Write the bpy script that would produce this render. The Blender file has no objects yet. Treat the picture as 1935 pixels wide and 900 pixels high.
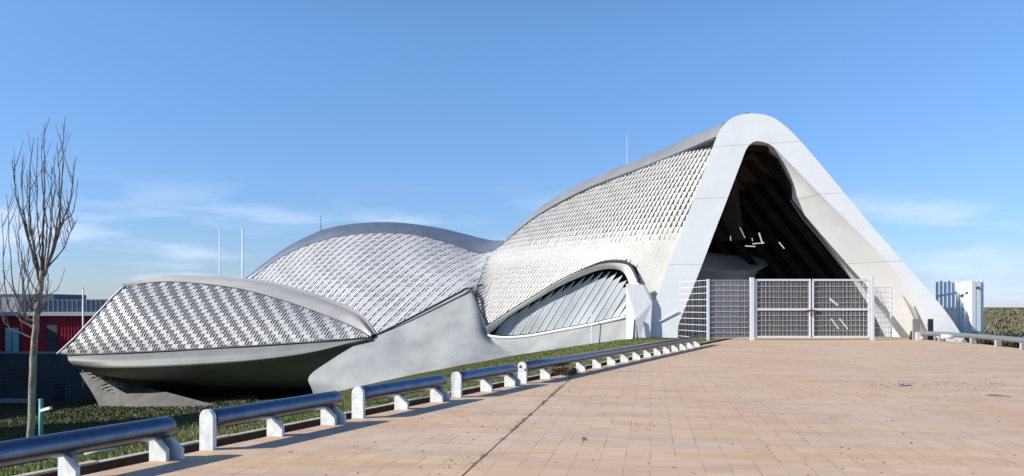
import bpy, bmesh, math, random
from mathutils import Vector, noise
from mathutils.bvhtree import BVHTree
import numpy as np
random.seed(7)
rad = math.radians
sc = bpy.context.scene
C = sc.collection

# ------------------------------------------------------------------ camera
F, CX, HY, CH = 1600.0, 967.5, 580.0, 1.65       # focal length in px of a 1935 px wide frame, horizon row, eye height
cam_d = bpy.data.cameras.new("camera"); cam = bpy.data.objects.new("camera", cam_d); C.objects.link(cam)
cam.location = (0, 0, CH); cam.rotation_euler = (rad(90), 0, 0)
cam_d.sensor_width = 36; cam_d.lens = 36 * F / 1935; cam_d.shift_y = (HY - 450) / 1935
cam_d.clip_start = 0.1; cam_d.clip_end = 6000
sc.camera = cam

# ------------------------------------------------------------------ sky, sun, exposure
SUN_EL, SUN_AZ = 31.0, 255.5                       # azimuth clockwise from +Y
w = bpy.data.worlds.new("World"); sc.world = w; w.use_nodes = True
nt = w.node_tree; nt.nodes.clear()
N = lambda t, **k: (lambda n: [setattr(n, a, b) for a, b in k.items()] and n or n)(nt.nodes.new(t))
sky = nt.nodes.new("ShaderNodeTexSky"); sky.sky_type = 'NISHITA'; sky.sun_disc = False
sky.sun_elevation = rad(SUN_EL); sky.sun_rotation = rad(SUN_AZ); sky.altitude = 200
sky.air_density = 1.0; sky.dust_density = 0.1; sky.ozone_density = 2.0
bg = nt.nodes.new("ShaderNodeBackground"); bg.inputs[1].default_value = 0.10
out = nt.nodes.new("ShaderNodeOutputWorld")
tint = nt.nodes.new("ShaderNodeMix"); tint.data_type = 'RGBA'; tint.blend_type = 'MULTIPLY'; tint.inputs[0].default_value = 1
tc = nt.nodes.new("ShaderNodeTexCoord")
sep = nt.nodes.new("ShaderNodeSeparateXYZ"); nt.links.new(tc.outputs['Generated'], sep.inputs[0])
hz = nt.nodes.new("ShaderNodeMapRange"); hz.inputs['From Min'].default_value = 0.0; hz.inputs['From Max'].default_value = 0.30; nt.links.new(sep.outputs[2], hz.inputs['Value'])
hm = nt.nodes.new("ShaderNodeMix"); hm.data_type = 'RGBA'; nt.links.new(hz.outputs[0], hm.inputs[0])
hm.inputs[6].default_value = (0.47, 0.57, 0.90, 1); hm.inputs[7].default_value = (0.71, 0.965, 1.22, 1); nt.links.new(hm.outputs[2], tint.inputs[7])
mp = nt.nodes.new("ShaderNodeMapping"); mp.inputs['Scale'].default_value = (2.6, 2.6, 15); mp.inputs['Location'].default_value = (3.1, 0.7, 0.4)
nt.links.new(tc.outputs['Generated'], mp.inputs[0])
nz = nt.nodes.new("ShaderNodeTexNoise"); nz.inputs['Scale'].default_value = 2.2; nz.inputs['Detail'].default_value = 7; nz.inputs['Roughness'].default_value = 0.55
nt.links.new(mp.outputs[0], nz.inputs[0])
cr = nt.nodes.new("ShaderNodeMapRange"); cr.inputs['From Min'].default_value = 0.42; cr.inputs['From Max'].default_value = 0.72; cr.interpolation_type = 'SMOOTHSTEP'
nt.links.new(nz.outputs[0], cr.inputs['Value'])
up = nt.nodes.new("ShaderNodeMapRange"); up.inputs['From Min'].default_value = 0.16; up.inputs['From Max'].default_value = 0.06; up.interpolation_type = 'SMOOTHSTEP'
nt.links.new(sep.outputs[2], up.inputs['Value'])
mm = nt.nodes.new("ShaderNodeMath"); mm.operation = 'MULTIPLY'; nt.links.new(cr.outputs[0], mm.inputs[0]); nt.links.new(up.outputs[0], mm.inputs[1])
mm2 = nt.nodes.new("ShaderNodeMath"); mm2.operation = 'MULTIPLY'; mm2.inputs[1].default_value = 0.8; nt.links.new(mm.outputs[0], mm2.inputs[0])
cm = nt.nodes.new("ShaderNodeMix"); cm.data_type = 'RGBA'
cm.inputs[7].default_value = (5.2, 6.1, 7.8, 1)
nt.links.new(sky.outputs[0], tint.inputs[6]); nt.links.new(tint.outputs[2], cm.inputs[6]); nt.links.new(mm2.outputs[0], cm.inputs[0])
nt.links.new(cm.outputs[2], bg.inputs[0]); nt.links.new(bg.outputs[0], out.inputs[0])

sd = bpy.data.lights.new("sun", 'SUN'); sun = bpy.data.objects.new("sun", sd); C.objects.link(sun)
sd.energy = 4.3; sd.angle = rad(0.5); sd.color = (1.0, 0.95, 0.87)
sdir = Vector((math.sin(rad(SUN_AZ)) * math.cos(rad(SUN_EL)), math.cos(rad(SUN_AZ)) * math.cos(rad(SUN_EL)), math.sin(rad(SUN_EL))))
sun.rotation_euler = sdir.to_track_quat('Z', 'Y').to_euler()
sc.view_settings.view_transform = 'Standard'; sc.view_settings.look = 'None'
sc.view_settings.gamma = 1; sc.view_settings.use_curve_mapping = False; sc.view_settings.exposure = 0.6

# ------------------------------------------------------------------ helpers
def P(px, py, D):
    return Vector(((px - CX) * D / F, D, CH - (py - HY) * D / F))

def mat(name, col, rough=0.6, metal=0.0, var=0.0, vscale=3.0, bump=0.0, bscale=20.0, col2=None, spec=0.5, stretch=None):
    m = bpy.data.materials.new(name); m.use_nodes = True
    t = m.node_tree; b = t.nodes["Principled BSDF"]
    b.inputs['Roughness'].default_value = rough; b.inputs['Metallic'].default_value = metal
    b.inputs['Specular IOR Level'].default_value = spec
    b.inputs['Base Color'].default_value = (*col, 1)
    tcn = t.nodes.new("ShaderNodeTexCoord"); src = tcn.outputs['Object']
    if stretch:
        mpn = t.nodes.new("ShaderNodeMapping"); mpn.inputs['Scale'].default_value = stretch
        t.links.new(src, mpn.inputs[0]); src = mpn.outputs[0]
    if var or col2:
        n = t.nodes.new("ShaderNodeTexNoise"); n.inputs['Scale'].default_value = vscale; n.inputs['Detail'].default_value = 8; n.inputs['Roughness'].default_value = 0.6
        t.links.new(src, n.inputs[0])
        r = t.nodes.new("ShaderNodeValToRGB")
        c2 = col2 or tuple(c * (1 - var) for c in col); c1 = col if col2 else tuple(min(1, c * (1 + var * .5)) for c in col)
        r.color_ramp.elements[0].position = .35; r.color_ramp.elements[0].color = (*c2, 1)
        r.color_ramp.elements[1].position = .65; r.color_ramp.elements[1].color = (*c1, 1)
        t.links.new(n.outputs[0], r.inputs[0]); t.links.new(r.outputs[0], b.inputs['Base Color'])
    if bump:
        n2 = t.nodes.new("ShaderNodeTexNoise"); n2.inputs['Scale'].default_value = bscale; n2.inputs['Detail'].default_value = 6
        t.links.new(src, n2.inputs[0])
        bp = t.nodes.new("ShaderNodeBump"); bp.inputs['Strength'].default_value = bump; bp.inputs['Distance'].default_value = 0.02
        t.links.new(n2.outputs[0], bp.inputs['Height']); t.links.new(bp.outputs[0], b.inputs['Normal'])
    return m

def obj(name, verts, faces, m, parent=None, smooth=False, mats=None, fmat=None):
    me = bpy.data.meshes.new(name); me.from_pydata([tuple(v) for v in verts], [], [tuple(f) for f in faces]); me.update()
    if mats:
        for q in mats: me.materials.append(q)
        if fmat: me.polygons.foreach_set("material_index", fmat)
    else: me.materials.append(m)
    if smooth: me.polygons.foreach_set("use_smooth", [True] * len(me.polygons))
    o = bpy.data.objects.new(name, me); C.objects.link(o)
    if parent:
        o.parent = parent
        o.matrix_parent_inverse = world_of(parent).inverted()
    return o

def world_of(o):
    from mathutils import Matrix
    m = Matrix.Translation(o.location) @ o.rotation_euler.to_matrix().to_4x4()
    if o.parent: m = world_of(o.parent) @ o.matrix_parent_inverse @ m
    return m

def tag(o, label=None, cat=None, group=None, kind=None):
    if label: o["label"] = label
    if cat: o["category"] = cat
    if group: o["group"] = group
    if kind: o["kind"] = kind
    return o

def thing(name, label, cat, loc, group=None):
    o = bpy.data.objects.new(name, None); C.objects.link(o); o.location = loc; o.empty_display_size = .3
    return tag(o, label, cat, group)

class MB:
    def __init__(s): s.v = []; s.f = []
    def add(s, vs, fs):
        k = len(s.v); s.v += [Vector(v) for v in vs]; s.f += [tuple(i + k for i in f) for f in fs]
    def box(s, x0, x1, y0, y1, z0, z1):
        s.add([(x0,y0,z0),(x1,y0,z0),(x1,y1,z0),(x0,y1,z0),(x0,y0,z1),(x1,y0,z1),(x1,y1,z1),(x0,y1,z1)],
              [(0,3,2,1),(4,5,6,7),(0,1,5,4),(1,2,6,5),(2,3,7,6),(3,0,4,7)])
    def bar(s, a, b, wx, wz=None, upv=(0,0,1)):
        a = Vector(a); b = Vector(b); wz = wz or wx
        d = (b - a).normalized(); u = Vector(upv)
        if abs(d.dot(u)) > .98: u = Vector((0, 1, 0))
        sx = d.cross(u).normalized() * wx / 2; sz = sx.cross(d).normalized() * wz / 2
        s.add([a-sx-sz, a+sx-sz, a+sx+sz, a-sx+sz, b-sx-sz, b+sx-sz, b+sx+sz, b-sx+sz],
              [(0,3,2,1),(4,5,6,7),(0,1,5,4),(1,2,6,5),(2,3,7,6),(3,0,4,7)])
    def tube(s, pts, rs, n=8, cap=True):
        pts = [Vector(p) for p in pts]
        if not isinstance(rs, (list, tuple)): rs = [rs] * len(pts)
        k = len(s.v); ref = None
        for i, p in enumerate(pts):
            d = (pts[min(i+1, len(pts)-1)] - pts[max(i-1, 0)]).normalized()
            if ref is None:
                ref = Vector((0,0,1)) if abs(d.z) < .9 else Vector((1,0,0))
            a = d.cross(ref).normalized(); b = a.cross(d).normalized(); ref = b
            for j in range(n):
                t = 2 * math.pi * j / n
                s.v.append(p + (a * math.cos(t) + b * math.sin(t)) * rs[i])
        for i in range(len(pts) - 1):
            for j in range(n):
                s.f.append((k+i*n+j, k+i*n+(j+1)%n, k+(i+1)*n+(j+1)%n, k+(i+1)*n+j))
        if cap:
            s.f.append(tuple(k+j for j in range(n))[::-1]); s.f.append(tuple(k+(len(pts)-1)*n+j for j in range(n)))
    def build(s, name, m, parent=None, smooth=False): return obj(name, s.v, s.f, m, parent, smooth)

def cr1(p0, p1, p2, p3, t):
    return 0.5 * ((2*p1) + (p2-p0)*t + (2*p0-5*p1+4*p2-p3)*t*t + (3*p1-p0-3*p2+p3)*t**3)
def crom(pts, n):
    r = []; m = len(pts)
    for i in range(m - 1):
        a = pts[i-1] if i else pts[0]*2-pts[1]; d = pts[i+2] if i+2 < m else pts[-1]*2-pts[-2]
        for k in range(n): r.append(cr1(a, pts[i], pts[i+1], d, k/n))
    r.append(pts[-1].copy()); return r
def patch(rows, nu=6, nv=6):
    """rows of equally many points -> finely sampled grid (list of rows)"""
    R = [crom(r, nu) for r in rows]
    cols = list(zip(*R))
    Cc = [crom(list(c), nv) for c in cols]
    return [list(r) for r in zip(*Cc)]
def grid_mesh(G):
    nr, nc = len(G), len(G[0]); v = [p for r in G for p in r]
    f = [(i*nc+j, i*nc+j+1, (i+1)*nc+j+1, (i+1)*nc+j) for i in range(nr-1) for j in range(nc-1)]
    return v, f

def solid(o, th, off=0):
    md = o.modifiers.new("solidify", 'SOLIDIFY'); md.thickness = th; md.offset = off
    return o

# ------------------------------------------------------------------ materials
M = {}
M['white'] = mat("white_paint", (.74,.74,.72), .45, 0, .05, 4)
M['dark_gap'] = mat("dark_seam", (.03,.03,.035), .6)
M['backing'] = mat("dark_backing", (.10,.105,.115), .7)
M['scale_a'] = mat("pale_scale_panel", (.475,.465,.45), .5, 0, .10, 1.6)
M['scale_b'] = mat("warm_scale_panel", (.44,.425,.385), .55, 0, .07, 1.2)
M['concrete'] = mat("smooth_concrete", (.31,.315,.30), .65, 0, .24, .5, .25, 5, stretch=(1,1,.35))
M['hull'] = mat('hull_concrete', (.20,.207,.195), .6, 0, .16, .35, .15, 6)
M['gate_white'] = mat('bright_white_paint', (.86,.87,.86), .4)
M['rail_grey'] = mat('dull_grey_steel', (.20,.215,.225), .5, .3, .1, 5)
M['post_grey'] = mat('weathered_post_concrete', (.36,.36,.345), .7, 0, .25, 6)
M['roof_blue'] = mat("grey_metal_roof", (.22,.235,.27), .38, .6, .15, .6)
M['roof_grey'] = mat("pale_grey_roof", (.25,.245,.24), .5, .2, .15, .6)
M['roof_pale'] = mat("beige_roof", (.47,.435,.385), .6, 0, .12, .8)
M['steel'] = mat("galvanised_steel", (.70,.715,.69), .5, .05, .22, 9, .1, 40)
M['tube'] = mat("painted_steel_tube", (.15,.175,.23), .27, 1.0, .18, 5, .05, 30)
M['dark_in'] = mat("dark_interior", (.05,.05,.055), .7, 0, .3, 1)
M['mesh'] = mat("pale_mesh_wire", (.80,.76,.74), .5, .1)
M['red'] = mat("red_cladding", (.45,.03,.045), .5, 0, .25, .6)
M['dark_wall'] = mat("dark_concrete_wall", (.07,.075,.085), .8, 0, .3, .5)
M['bark'] = mat("grey_bark", (.34,.28,.21), .85, 0, .5, 14, .6, 50, stretch=(1,1,.3))
M['twig'] = mat("brown_twig", (.17,.125,.10), .8, 0, .3, 10)

def joint_white():
    m = mat("white_portal_concrete", (.66,.675,.672), .55, 0, .045, .8, .08, 8)
    t = m.node_tree; b = t.nodes["Principled BSDF"]; src = b.inputs['Base Color'].links[0].from_socket
    g = t.nodes.new("ShaderNodeNewGeometry"); s = t.nodes.new("ShaderNodeSeparateXYZ"); t.links.new(g.outputs['Position'], s.inputs[0])
    acc = None
    for z, h, st in ((10.2,.018,.45),(7.45,.018,.5),(3.93,.018,.5),(7.3,.01,.12),(4.1,.01,.14),(9.1,.008,.08),(6.0,.008,.1),(2.2,.01,.12),(1.2,.008,.1)):
        a = t.nodes.new("ShaderNodeMath"); a.operation = 'COMPARE'; a.inputs[1].default_value = z; a.inputs[2].default_value = h
        t.links.new(s.outputs[2], a.inputs[0])
        q = t.nodes.new("ShaderNodeMath"); q.operation = 'MULTIPLY'; q.inputs[1].default_value = st; t.links.new(a.outputs[0], q.inputs[0])
        if acc:
            ad = t.nodes.new("ShaderNodeMath"); ad.operation = 'ADD'; t.links.new(acc, ad.inputs[0]); t.links.new(q.outputs[0], ad.inputs[1]); acc = ad.outputs[0]
        else: acc = q.outputs[0]
    mx = t.nodes.new("ShaderNodeMix"); mx.data_type = 'RGBA'; t.links.new(acc, mx.inputs[0]); t.links.new(src, mx.inputs[6]); mx.inputs[7].default_value = (.2,.2,.2,1)
    t.links.new(mx.outputs[2], b.inputs['Base Color'])
    return m
M['portal'] = joint_white()

def paving_mat():
    m = bpy.data.materials.new("pinkish_paving"); m.use_nodes = True; t = m.node_tree; b = t.nodes["Principled BSDF"]
    b.inputs['Roughness'].default_value = .75; b.inputs['Specular IOR Level'].default_value = .25
    tcn = t.nodes.new("ShaderNodeTexCoord"); mpn = t.nodes.new("ShaderNodeMapping"); mpn.inputs['Rotation'].default_value = (0,0,rad(9.3))
    t.links.new(tcn.outputs['Object'], mpn.inputs[0])
    br = t.nodes.new("ShaderNodeTexBrick"); br.offset = 0.0; br.inputs['Scale'].default_value = 1; br.inputs['Brick Width'].default_value = .27; br.inputs['Row Height'].default_value = .27
    br.inputs['Mortar Size'].default_value = .006; br.inputs['Mortar Smooth'].default_value = .3; br.inputs['Bias'].default_value = 0
    br.inputs['Color1'].default_value = (.54,.39,.275,1); br.inputs['Color2'].default_value = (.595,.44,.32,1); br.inputs['Mortar'].default_value = (.53,.39,.28,1)
    t.links.new(mpn.outputs[0], br.inputs[0])
    # broad stains
    def nzn(scale, det, st=(1,1,1), lo=.35, hi=.65):
        q = t.nodes.new("ShaderNodeMapping"); q.inputs['Scale'].default_value = st; t.links.new(mpn.outputs[0], q.inputs[0])
        n = t.nodes.new("ShaderNodeTexNoise"); n.inputs['Scale'].default_value = scale; n.inputs['Detail'].default_value = det; n.inputs['Roughness'].default_value = .65
        t.links.new(q.outputs[0], n.inputs[0])
        r = t.nodes.new("ShaderNodeMapRange"); r.inputs['From Min'].default_value = lo; r.inputs['From Max'].default_value = hi; t.links.new(n.outputs[0], r.inputs['Value']); return r.outputs[0]
    cur = br.outputs[0]
    def mix(fac, col, mode='MULTIPLY', amt=1):
        nonlocal cur
        k = t.nodes.new("ShaderNodeMath"); k.operation = 'MULTIPLY'; k.inputs[1].default_value = amt; t.links.new(fac, k.inputs[0])
        x = t.nodes.new("ShaderNodeMix"); x.data_type = 'RGBA'; x.blend_type = mode; x.inputs[7].default_value = (*col, 1)
        t.links.new(k.outputs[0], x.inputs[0]); t.links.new(cur, x.inputs[6]); cur = x.outputs[2]
    mix(nzn(.22, 5), (.96,.88,.84), amt=.9)
    mix(nzn(.5, 5, (.35,1.6,1), .42, .62), (1.0,.955,.80), amt=.9)
    mix(nzn(.8, 6, (.25,1.5,1), .45, .6), (.90,.90,.93), amt=.8)
    mix(nzn(.9, 8, (.5,1.6,1), .5, .7), (.80,.80,.80), amt=.7)
    mix(nzn(6, 6, (1,1,1), .62, .78), (.70,.66,.60), amt=.6)
    mix(nzn(30, 4, (1,1,1), .66, .74), (.42,.38,.33), amt=.7)
    # patchy darkness in the joints (dirt, moss)
    g2 = t.nodes.new("ShaderNodeMath"); g2.operation = 'MULTIPLY'; t.links.new(br.outputs['Fac'], g2.inputs[0]); t.links.new(nzn(1.3, 6, (1,1,1), .45, .7), g2.inputs[1])
    mix(g2.outputs[0], (.38,.33,.28), amt=1)
    t.links.new(cur, b.inputs['Base Color'])
    bp = t.nodes.new("ShaderNodeBump"); bp.inputs['Strength'].default_value = .3; bp.inputs['Distance'].default_value = .004; bp.invert = True
    t.links.new(br.outputs['Fac'], bp.inputs['Height']); t.links.new(bp.outputs[0], b.inputs['Normal'])
    return m
M['paving'] = paving_mat()
M['curb'] = mat("pale_stone_curb", (.50,.42,.34), .8, 0, .25, 4, .3, 20)
M['lawn'] = mat("lawn_ground", (.075,.095,.018), .95, 0, 0, 1.2, .6, 30, col2=(.06,.048,.018), spec=.1)
M['pit'] = mat("dark_channel", (.045,.03,.022), .9, 0, .4, 8)

# ------------------------------------------------------------------ ground
B0 = Vector((-3.47, 9.78)); TD = Vector((.403, .915)); ND = Vector((-.915, .403))
def line(L, s=0.0, z=0.0):
    p = B0 + TD * L + ND * s; return Vector((p.x, p.y, z))
def s_of(x, y): return (Vector((x, y)) - B0).dot(ND)
def sm(a, b, x):
    t = min(1, max(0, (x - a) / (b - a))); return t * t * (3 - 2 * t)
def gz(x, y):
    s = s_of(x, y)
    if s > 0:
        u = max(0, s - .7 - 4.3 * sm(20, 44, y))
        f = np.interp(u, [0, 4.5, 9, 13, 18, 25, 55, 4000], [.04, .72, 1.65, 2.65, 3.75, 4.6, 6.8, 6.9])
        z = -f + .05 * noise.noise(Vector((x * .5, y * .5, 0)))* min(1, u)
    else: z = -.04
    # right hand side of the plaza
    if x > 20.5 and y > 0: z = min(z, -.05 - 1.5 * sm(20.6, 30, x))
    return z
xs = sorted(set([-2500,-1200,-600,-300,-180,-120] + list(np.arange(-90, 60, 1.5)) + [60,90,140,250,500,1000,2500]))
ys = sorted(set([-600,-200,-80,-30] + list(np.arange(-10, 100, 1.5)) + [110,130,160,220,320,500,900,1500,3000,5000]))
vs = []
for y in ys:
    for x in xs: 
        s = s_of(x, y); z = gz(x, y)
        if s < .75 and x < 22: z = -.6
        vs.append((x, y, z))
nx = len(xs)
fs = [(j*nx+i, j*nx+i+1, (j+1)*nx+i+1, (j+1)*nx+i) for j in range(len(ys)-1) for i in range(nx-1)]
tag(obj("ground", vs, fs, M['lawn'], smooth=True), kind='structure')

# finer grass sheet beside the rail, starting right behind the kerb
mb = MB(); Ls = np.arange(-20, 62, .8); Ss = [.72,.95,1.4,2,3,4,5,6.5,8,10,12,15]
G = []
for s in Ss:
    r = []
    for L in Ls:
        p = line(L, s); z = gz(p.x, p.y) + .012
        if s == Ss[0]: z = -.03
        r.append(Vector((p.x, p.y, z + .03 * noise.noise(Vector((p.x*2, p.y*2, 3))))))
    G.append(r)
v, f = grid_mesh(G)
tag(obj("verge", v, f, M['lawn'], smooth=True), kind='structure')

# plaza slab, channel and kerb
mb = MB()
A, Bq = line(-22, .07), line(39.5, .07)
outl = [A, Bq, Vector((9.6, 47.5, 0)), Vector((9.6, 49.2, 0)), Vector((19.6, 49.2, 0)), Vector((21.6, 44.4, 0)), Vector((20.75, 41.2, 0)), Vector((20.9, 39.0, 0)), Vector((20.6, 36, 0)), Vector((20.1, 33.5, 0)), Vector((19.6, 31, 0)), Vector((18.8, 24, 0)), Vector((18, 0, 0)), Vector((18, -14, 0))]
n = len(outl)
mb.add([Vector((p.x, p.y, 0)) for p in outl] + [Vector((p.x, p.y, -.5)) for p in outl], [tuple(range(n))[::-1]] + [(i, (i+1) % n, n+(i+1) % n, n+i) for i in range(n)])
tag(mb.build("plaza", M['paving']), kind='structure')
mb = MB(); mb.add([line(-22,.05,-.3), line(39.5,.05,-.3), line(39.5,.66,-.3), line(-22,.66,-.3)], [(0,1,2,3)])
mb.add([line(-22,.605,-.3), line(39.5,.605,-.3), line(39.5,.605,-.03), line(-22,.605,-.03)], [(0,1,2,3)])
tag(mb.build("drain_channel", M['pit']), kind='structure')
mb = MB()
L = -22
while L < 39:
    l2 = min(L + 1.0, 39.3); a = [line(L+.006,.62,-.35), line(l2-.006,.62,-.35), line(l2-.006,.72,-.35), line(L+.006,.72,-.35)]
    dz = -.015 + random.uniform(-.008,.008); b = [Vector((p.x, p.y, dz)) for p in a]
    mb.add(a + b, [(4,5,6,7),(0,1,5,4),(1,2,6,5),(2,3,7,6),(3,0,4,7)]); L = l2
tag(mb.build("kerb", M['curb']), kind='structure')

# ------------------------------------------------------------------ pavilion
pav = thing("exhibition_pavilion", "long white shell pavilion with pointed portal, scaly side panels and concrete hull", "building", (16, 45, 0))
def Dp(px, extra=0):          # depth of the portal's front plane (turned 12 degrees) on the column px
    k = (px - CX) / F         # X = k D ; D = 46 - .33 (X - 8.2)
    return (46 + .33 * 8.2) / (1 + .33 * k) + extra
def PP(px, py, e=0): return P(px, py, Dp(px) + e)

outer = [(1186,660),(1208,622),(1237,568),(1262,505),(1290,432),(1315,365),(1336,308),(1353,262),(1366,238),(1386,222),(1410,215),(1435,215.5),(1460,222),(1486,240),(1512,266),(1545,304),(1590,358),(1640,418),(1690,476),(1735,528),(1785,586),(1832,655)]
inner = [(1283,660),(1281,622),(1288,598),(1312,538),(1330,492),(1352,434),(1370,388),(1388,340),(1402,303),(1411,281),(1421,270),(1432,267),(1447,270),(1463,279),(1490,306),(1530,347),(1570,387),(1612,429),(1650,466),(1692,514),(1738,578),(1778,655)]
def resh(pts, n):
    pv = [Vector((p[0], p[1])) for p in pts]; cum = [0]
    for i in range(1, len(pv)): cum.append(cum[-1] + (pv[i]-pv[i-1]).length)
    return pv, cum
nI = len(inner); k0 = 12      # from this index on the right reveal is described explicitly
r2 = [(1446,275),(1466,289),(1492,322),(1530,366),(1562,402),(1594,437),(1640,487),(1684,536),(1732,600),(1768,655)]
r3 = [(1446,282),(1470,300),(1496,350),(1497,376),(1522,408),(1560,452),(1602,500),(1645,548),(1690,600),(1734,655)]
r4 = [(1444,288),(1462,305),(1480,338),(1494,378),(1518,414),(1550,450),(1586,492),(1625,537),(1668,590),(1714,655)]
r5 = [(1442,292),(1460,310),(1478,342),(1493,380),(1516,415),(1547,451),(1580,493),(1618,541),(1645,582),(1682,655)]
def back_loop(right, e):
    L = []
    for i in range(nI):
        if i < k0:
            p = PP(*inner[i]); q = p + Vector((-.21*.0, e, 0)); L.append(q)
        else: L.append(PP(*right[i-k0], e))
    return L
R0 = [PP(*p) for p in outer]; R1 = [PP(*p) for p in inner]
Ob = [p + (Vector((1.5, 3.2, -.3)) if i < 9 else (Vector((.3, 1.6, -.25)) if i < 13 else Vector((-.05, 1.0, -.1)))) for i, p in enumerate(R0)]
loops = [Ob, R0, R1, back_loop(r2, .9), back_loop(r3, 2.0), back_loop(r4, 3.2), back_loop(r5, 3.9)]
def lin(l, n):
    return [l[i].lerp(l[i+1], k/n) for i in range(len(l)-1) for k in range(n)] + [l[-1]]
dense = [crom(l, 6) for l in loops[:3]] + [lin(l, 6) for l in loops[3:]]
v, f, fmi = [], [], []
nc = len(dense[0])
for row in dense: v += row
for i in range(len(dense)-1):
    for j in range(nc-1): f.append((i*nc+j, i*nc+j+1, (i+1)*nc+j+1, (i+1)*nc+j)); fmi.append(2 if ((j < (k0+3)*6 and i >= 4) or (j < k0*6+2 and i >= 3)) else (1 if i == 4 else 0))  # grey and dark strips put the reveal's shade into their colour
po = obj("portal_arch", v, f, None, pav, smooth=True, mats=[M['portal'], mat("shaded_reveal_tone", (.24,.25,.25), .6, 0, .2, 2), mat("shaded_soffit_tone", (.05,.047,.044), .7, 0, .2, 1, spec=.2)], fmat=fmi)
md = po.modifiers.new("edge", 'EDGE_SPLIT'); md.split_angle = rad(22)

# cladding control columns: (top) (bottom), px,py,D
cols = [((470,531,76),(500,645,63)),((540,482,74),(600,645,60)),((620,452,72),(703,637,56.2)),((700,441,70),(765,607,56.2)),((780,444,68),(830,573,56.4)),
        ((850,461,66),(868,553,56.6)),((903,479,64),(886,545.5,56.6)),((930,476,62.6),(897,562,56)),((950,463,61.5),(908,592,55.2)),((975,441,60),(919,613,54.5)),
        ((1012,412,58.5),(952,595,53.8)),((1060,384,56.4),(1004,563,52.8)),((1120,355,54),(1060,529,51.4)),((1195,327,51.2),(1115,504.5,50)),((1255,303,49.2),(1160,493.5,48.9)),
        ((1305,283,47.6),(1192,498,48.1)),((1338,269,46.6),(1209,530,47.6)),((1362,257,Dp(1362)+.8),(1216,665,Dp(1216)+.9))]
def mk_rows(cols, bulge=.35, nr=5):
    T = [P(*c[0]) for c in cols]; Bt = [P(*c[1]) for c in cols]; rows = []
    for k in range(nr):
        t = k/(nr-1); rows.append([T[i].lerp(Bt[i], t) + Vector((-.25,-.9,.25)) * bulge * 4*t*(1-t) * min(1,(T[i]-Bt[i]).length/5) for i in range(len(cols))])
    return rows
rows = mk_rows(cols)
SPL = 7                       # column where the middle pod meets the hall
rows_pod2 = [r[:SPL+1] for r in rows]; rows_hall = [r[SPL:] for r in rows]
pod3 = [((110,668.5,61),(110,670,61)),((140,640,61.2),(145,669,60.8)),((175,603,61.5),(200,667.5,60)),((212,563,61.8),(260,665.5,59.3)),((236,541,62),(330,661.5,58.5)),((300,533,62),(400,657.5,57.8)),((360,534.5,61.5),(470,653.5,57.2)),
        ((450,545.5,60.3),(540,649,56.6)),((540,569.5,59),(600,645,56.1)),((620,598,57.6),(650,642,55.8)),((670,619,56.3),(682,639,55.5)),((701,637,55.2),(701,638,55.2))]
rows_pod3 = mk_rows(pod3, .25)

G1 = patch(rows_hall, 8, 6); G2 = patch(rows_pod2, 8, 6); G3 = patch(rows_pod3, 8, 6)
def shell(name, G, m, label=None, smooth=True, push=0):
    v, f = grid_mesh(G)
    o = obj(name, v, f, m, pav, smooth)
    if label: o["label"] = label
    return o

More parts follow.
